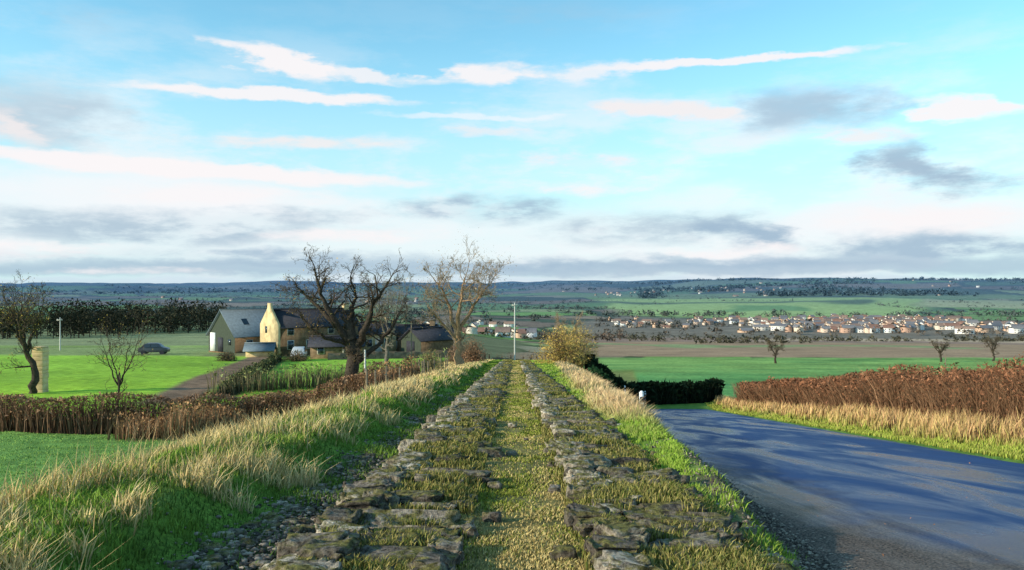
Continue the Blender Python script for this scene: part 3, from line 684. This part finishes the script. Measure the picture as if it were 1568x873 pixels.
gable_house('stone_farmhouse',(590-784)*132/F,132,math.radians(-4),8,6,2.6,4.4,M_dkstone,M_dkroof,windows=[(1,.8,.9,1.1),(3.4,.8,.9,1.1),(6,.8,.9,1.1)],chim=[(7.4,3,.8)])
gable_house('farm_shed',(645-784)*122/F,122,math.radians(45),8,5,2.2,3.8,M_dkstone,M_dkroof,M_green,gwin=[(1.6,0,2.0,2.0,M_dkroof)])
gable_house('farm_shed',(475-784)*108/F,108,math.radians(8),7,4,1.7,2.8,M_dkstone,M_dkroof,windows=[(1,.7,.8,.8),(4.4,.7,.8,.8)])
# ------------------------------------------------------------------ car
def car(name,x,y,yaw,col):
    e=empty(name,(x,y,H(x,y)));e.rotation_euler=(0,0,yaw)
    mb=mat_plain(name+'_paint',col,.3,.5,.05,2)
    prof=[(-2.1,.35),(-2.15,.75),(-2.05,1.0),(-1.75,1.1),(-1.3,1.62),(-.9,1.72),(.5,1.72),(.85,1.6),(1.3,1.12),(2.0,.98),(2.15,.75),(2.1,.35)]
    V=[];n=len(prof)
    for yy,s in((-.86,1),(.86,1)):
        for a_,z_ in prof: V.append((a_,yy*(.80 if z_>1.3 else 1),z_))
    fc_=[tuple(range(n)),tuple(range(2*n-1,n-1,-1))]+[(i,i+n,(i+1)%n+n,(i+1)%n) for i in range(n)]
    ob=polymesh('body',V,fc_,None,mb,False,e);b_=ob.modifiers.new('b','BEVEL');b_.width=.05;b_.segments=2
    for s in(-1,1):
        for i,pg in enumerate([[(-1.45,1.12),(-1.15,1.55),(-.35,1.62),(-.35,1.12)],[(-.25,1.12),(-.25,1.62),(.5,1.62),(.95,1.12)]]):
            polymesh('side_window_%d%s'%(i,'l' if s<0 else 'r'),[(a_,s*(.90 if z_<1.3 else .74),z_) for a_,z_ in pg],[(0,1,2,3)],None,M_glass,False,e)
        for i,wx_ in enumerate((-1.35,1.35)):
            bm=bmesh.new();bmesh.ops.create_cone(bm,cap_ends=True,segments=20,radius1=.34,radius2=.34,depth=.22)
            me=bpy.data.meshes.new('wheel');bm.to_mesh(me);bm.free();me.materials.append(M_dkroof)
            w=bpy.data.objects.new('wheel_%d%s'%(i,'l' if s<0 else 'r'),me);scene.collection.objects.link(w);w.parent=e;w.location=(wx_,s*.80,.34);w.rotation_euler=(math.pi/2,0,0)
    polymesh('windscreen',[(.70,-.66,1.65),(.70,.66,1.65),(1.28,.8,1.18),(1.28,-.8,1.18)],[(0,1,2,3)],None,M_glass,False,e)
    return e
car('parked_car',(236-784)*122/F,122,math.radians(8),(.05,.055,.07))
car('parked_car',(458-784)*104/F,104,math.radians(100),(.55,.55,.55))
# ------------------------------------------------------------------ poles, posts
def cyl(name,p0,p1,r0,r1,mat,parent,k=10):
    tb=TB();tb.tube([Vector(p0),Vector(p1)],[r0,r1],k,(1,1,1))
    tb.F.append(tuple(range(k,2*k)))
    return polymesh(name,tb.V,tb.F,None,mat,True,parent)
def pole(name,x,y,h,arm=True,r=.12,mat=M_wood):
    e=empty(name,(x,y,H(x,y)));cyl('shaft',(0,0,-.5),(0,0,h),r,r*.7,mat,e)
    if arm:
        box('crossarm',-.5,.5,-.2,-.09,h-.5,h-.38,mat,e)
        for i,a_ in enumerate((-.4,.4)): cyl('insulator_%d'%i,(a_,-.15,h-.38),(a_,-.15,h-.2),.05,.03,M_pale,e,6)
    return e
pole('utility_pole',.45,135,10.4,True,.13,M_pale)
pole('utility_pole',(630-784)*75/F,75,4.9,False,.07)
pole('wooden_post',(559-784)*46/F,46,2.9,False,.07,M_pale)
pole('utility_pole',(92-784)*140/F,140,5.8,True,.1,M_pale)
pole('utility_pole',(1448-784)*150/F,150,3.8,False,.1,M_wood)
def marker(x,y,h,col):
    e=empty('road_marker_post',(x,y,H(x,y)));cyl('shaft',(0,0,-.2),(0,0,h),.07,.07,M_white if col else M_dkroof,e)
    box('reflector',-.07,.07,-.09,-.072,h-.3,h-.12,M_dkroof if col else M_white,e)
    cyl('cap',(0,0,h),(0,0,h+.06),.08,.03,M_white,e)
marker(10.9,77,1.9,True);marker(13.2,79,1.9,False);marker(4.15,25.5,.9,True)
def pillar(name,x,y,w,h):
    e=empty(name,(x,y,H(x,y)));z=-.3;i=0
    while z<h:
        hh=random.uniform(.2,.42);a_=w/2*random.uniform(.95,1.03)
        box('course_%d'%i,-a_*random.uniform(.96,1.03),a_,-a_,a_*random.uniform(.96,1.03),z,z+hh-.004,M_wallstone,e,.02);z+=hh;i+=1
    box('cap_stone',-w*.5,w*.48,-w*.5,w*.5,z,z+.1,M_wallstone,e,.03)
pillar('stone_gatepost',(62-784)*56/F,56,.75,3.1)
def fence(name,pts):
    e=empty(name);prev=None
    for i,(x,y) in enumerate(pts):
        z=H(x,y);cyl('post_%d'%i,(x,y,z-.2),(x,y,z+1.15+random.uniform(-.08,.1)),.055,.05,M_wood,e,6)
        if prev:
            for j,hh in enumerate((.35,.7,1.05)): cyl('wire_%d_%d'%(i,j),(prev[0],prev[1],prev[2]+hh),(x,y,z+hh),.008,.008,M_dkroof,e,3)
        prev=(x,y,z)
fence('wire_fence',[(-6.2-.25*math.sin(i),34+3.4*i) for i in range(13)])
fence('field_fence',[(18+5*i,98+1.2*i) for i in range(14)])
def lowwall(name,p,q,h):
    n=30;V=[];F_=[]
    for i in range(n+1):
        x=p[0]+(q[0]-p[0])*i/n;y=p[1]+(q[1]-p[1])*i/n;z=H(x,y);hh=h+random.uniform(-.1,.1)
        V+=[(x,y-.25,z-.3),(x,y-.2,z+hh),(x,y+.2,z+hh),(x,y+.25,z-.3)]
    for i in range(n):
        for j in range(3): F_.append((4*i+j,4*i+4+j,4*i+5+j,4*i+1+j))
    polymesh(name,V,F_,None,M_dkstone,False)
lowwall('dry_stone_wall',(-24,104),(-9,112),.9)
lowwall('dry_stone_wall',(-3.5,139),(12,142),1.0)
# ------------------------------------------------------------------ sun & sky
to_sun=Vector((-.93,-.37,0)).normalized();EL=math.radians(20)
sd=Vector((to_sun.x*math.cos(EL),to_sun.y*math.cos(EL),math.sin(EL)))
su=bpy.data.lights.new('sun','SUN');su.energy=5;su.angle=math.radians(.5);su.color=(1,.89,.70)
so=bpy.data.objects.new('sun',su);scene.collection.objects.link(so);so.rotation_euler=sd.to_track_quat('Z','Y').to_euler()
w=bpy.data.worlds.new('World');scene.world=w;w.use_nodes=True;nt=w.node_tree;N=nt.nodes;Lk=nt.links
w.cycles.sampling_method='NONE'
bg=N['Background'];S_=.12;bg.inputs['Strength'].default_value=S_
sky=N.new('ShaderNodeTexSky');sky.sky_type='NISHITA';sky.sun_disc=False;sky.sun_elevation=EL;sky.sun_rotation=math.atan2(sd.x,sd.y)
sky.air_density=1.0;sky.dust_density=.3;sky.ozone_density=1.0
tc=N.new('ShaderNodeTexCoord')
tint=N.new('ShaderNodeMix');tint.data_type='RGBA';tint.blend_type='MULTIPLY';tint.inputs[0].default_value=1;tint.inputs[7].default_value=(1.3,2.1,2.05,1)
Lk.new(sky.outputs[0],tint.inputs[6])
sx=N.new('ShaderNodeSeparateXYZ');Lk.new(tc.outputs['Generated'],sx.inputs[0])
azn=mth('ARCTAN2',sx.outputs['X'],sx.outputs['Y'])
xy=mth('SQRT',mth('ADD',mth('MULTIPLY',sx.outputs['X'],sx.outputs['X']),mth('MULTIPLY',sx.outputs['Y'],sx.outputs['Y'])))
eln=mth('DIVIDE',sx.outputs['Z'],mth('MAXIMUM',xy,.02))
cb=N.new('ShaderNodeCombineXYZ');Lk.new(azn,cb.inputs[0]);Lk.new(eln,cb.inputs[1])
def noise(scx,scy,scale,det,seed,rough=.55):
    mp=N.new('ShaderNodeMapping');mp.inputs['Scale'].default_value=(scx,scy,1);mp.inputs['Location'].default_value=(seed,seed*.7,seed*1.3);Lk.new(cb.outputs[0],mp.inputs['Vector'])
    n=N.new('ShaderNodeTexNoise');n.noise_dimensions='2D';n.inputs['Scale'].default_value=scale;n.inputs['Detail'].default_value=det;n.inputs['Roughness'].default_value=rough;Lk.new(mp.outputs[0],n.inputs['Vector']);return n
wn=noise(1,3.0,9,5,3.3,.62)
ws=N.new('ShaderNodeVectorMath');ws.operation='SUBTRACT';Lk.new(wn.outputs['Color'],ws.inputs[0]);ws.inputs[1].default_value=(.5,.5,.5)
wm=N.new('ShaderNodeVectorMath');wm.operation='MULTIPLY';Lk.new(ws.outputs[0],wm.inputs[0]);wm.inputs[1].default_value=(.22,.026,0)
wa=N.new('ShaderNodeVectorMath');wa.operation='ADD';Lk.new(cb.outputs[0],wa.inputs[0]);Lk.new(wm.outputs[0],wa.inputs[1])
det=noise(1,3.6,8,6,8.1,.62)
dm=N.new('ShaderNodeMapRange');dm.interpolation_type='SMOOTHSTEP';dm.inputs[1].default_value=.34;dm.inputs[2].default_value=.60;dm.inputs[3].default_value=.2;dm.inputs[4].default_value=1
Lk.new(det.outputs['Fac'],dm.inputs[0])
cur=tint.outputs[2]
def over(fac,col):
    global cur
    m=N.new('ShaderNodeMix');m.data_type='RGBA';Lk.new(fac,m.inputs[0]);Lk.new(cur,m.inputs[6]);m.inputs[7].default_value=(*[c/S_ for c in col],1);cur=m.outputs[2]
hz=N.new('ShaderNodeMapRange');hz.interpolation_type='SMOOTHSTEP';hz.inputs[1].default_value=.33;hz.inputs[2].default_value=.02;hz.inputs[3].default_value=0;hz.inputs[4].default_value=.85
Lk.new(eln,hz.inputs[0]);over(hz.outputs[0],(.62,.84,.94))
gn=noise(1,3.2,3.6,7,1.7,.62);gm=N.new('ShaderNodeMapRange');gm.interpolation_type='SMOOTHSTEP';gm.inputs[1].default_value=.44;gm.inputs[2].default_value=.68;gm.inputs[3].default_value=0;gm.inputs[4].default_value=.8
Lk.new(gn.outputs['Fac'],gm.inputs[0])
lowm=N.new('ShaderNodeMapRange');lowm.inputs[1].default_value=.32;lowm.inputs[2].default_value=.14;lowm.inputs[3].default_value=.08;Lk.new(eln,lowm.inputs[0])
over(mth('MULTIPLY',gm.outputs[0],lowm.outputs[0]),(.90,.93,.96))
WH=(.97,.93,.94);PK=(.95,.87,.86);GY=(.46,.59,.70);GB=(.37,.51,.65);CW=(.92,.95,.98);LB=(.62,.74,.85)
clouds=[(800,372,1300,66,0,CW,.65,1.1,.3,0),(200,300,560,56,0,CW,.9,1.1,.3,0),(1380,335,340,34,0,CW,.85,1.1,.3,0),(900,262,180,40,0,CW,.75,1.1,.2,1),(1150,300,250,30,0,CW,.65,1.1,.2,1),
(784,412,1500,14,0,GB,.75,1.2,.4,0),(784,432,1500,9,0,LB,.7,1.2,.4,0),(60,175,160,62,0,GY,.75,1.2,.1,0),(20,190,70,34,0,PK,.75,1.2,.1,0),(135,30,60,30,0,GY,.3,1.2,.1,1),(870,25,140,30,0,GY,.22,1.2,.1,1),
(250,350,380,28,0,GY,.95,1.15,.3,1),(450,330,150,16,0,GY,.7,1.1,.3,1),(740,322,170,26,0,GB,.9,1.1,.3,1),(1000,350,190,30,3,GY,.8,1.1,.3,1),(1120,355,110,26,-14,GB,.95,1.1,.3,1),
(1440,375,240,26,0,GB,.9,1.15,.4,1),(330,393,340,14,0,GB,.8,1.2,.4,1),(1000,402,460,14,0,GB,.7,1.2,.4,1),(1240,165,150,40,0,GB,.75,1.15,.2,0),(1400,248,120,38,-18,GB,.9,1.15,.2,1),(1480,278,90,24,-10,GB,.85,1.15,.2,1),
(250,256,500,15,-1.5,WH,.98,1.05,.5,0),(440,218,210,12,2,PK,.8,1.1,.3,1),(420,147,300,11,0,WH,.92,1.02,.5,0),(440,96,125,22,-13,WH,.95,1.02,.45,0),(570,114,90,14,-8,WH,.8,1.05,.5,0),
(740,115,120,18,5,WH,.92,1.02,.45,0),(900,112,80,20,0,WH,.75,1.1,.3,0),(1110,92,280,9,0,WH,.92,1.02,.5,0),(1030,170,115,17,-5,PK,.85,1.05,.4,0),(1470,165,130,18,-7,WH,.95,1.02,.5,0),
(1240,210,190,15,0,PK,.8,1.1,.3,1),(890,243,110,16,-4,PK,.8,1.1,.3,1),(720,178,170,6,0,CW,.6,1.1,.3,0),(900,290,90,10,0,WH,.8,1.1,.3,1),(110,380,200,12,0,WH,.95,1.1,.3,1),(1120,382,130,11,0,WH,.9,1.1,.3,1),(560,362,160,15,0,WH,.9,1.1,.3,1),(220,414,140,7,0,WH,.8,1.1,.3,1),(760,200,100,9,0,PK,.6,1.1,.3,1),(1450,335,230,20,0,WH,.9,1.1,.3,1),(300,300,260,22,2,WH,.8,1.1,.3,1)]
for (u,v2,hw,hh,tl,col,op,e0,e1,usedet) in clouds:
    az0=math.atan((u-784)/F);el0=(436-v2)/F*math.cos(az0);sc=math.cos(az0)**2
    mp=N.new('ShaderNodeMapping');mp.vector_type='TEXTURE';mp.inputs['Location'].default_value=(az0,el0,0);mp.inputs['Rotation'].default_value=(0,0,math.radians(tl));mp.inputs['Scale'].default_value=(hw/F*max(sc,.72),hh/F,1)
    Lk.new(wa.outputs[0],mp.inputs['Vector'])
    ln=N.new('ShaderNodeVectorMath');ln.operation='LENGTH';Lk.new(mp.outputs[0],ln.inputs[0])
    mr=N.new('ShaderNodeMapRange');mr.interpolation_type='SMOOTHSTEP';mr.inputs[1].default_value=e0;mr.inputs[2].default_value=e1;mr.inputs[3].default_value=0;mr.inputs[4].default_value=op
    Lk.new(ln.outputs['Value'],mr.inputs[0])
    f_=mr.outputs[0]
    if usedet: f_=mth('MULTIPLY',f_,dm.outputs[0])
    over(f_,col)
Lk.new(cur,bg.inputs['Color'])
# ------------------------------------------------------------------ camera
cam=bpy.data.cameras.new('camera');cam.lens=28.01;cam.sensor_width=36;cam.clip_end=60000;cam.clip_start=.1
co=bpy.data.objects.new('camera',cam);scene.collection.objects.link(co);co.location=(0,0,0);co.rotation_euler=(math.radians(90),0,0)
scene.camera=co
scene.view_settings.view_transform='Standard';scene.view_settings.look='None';scene.view_settings.exposure=0
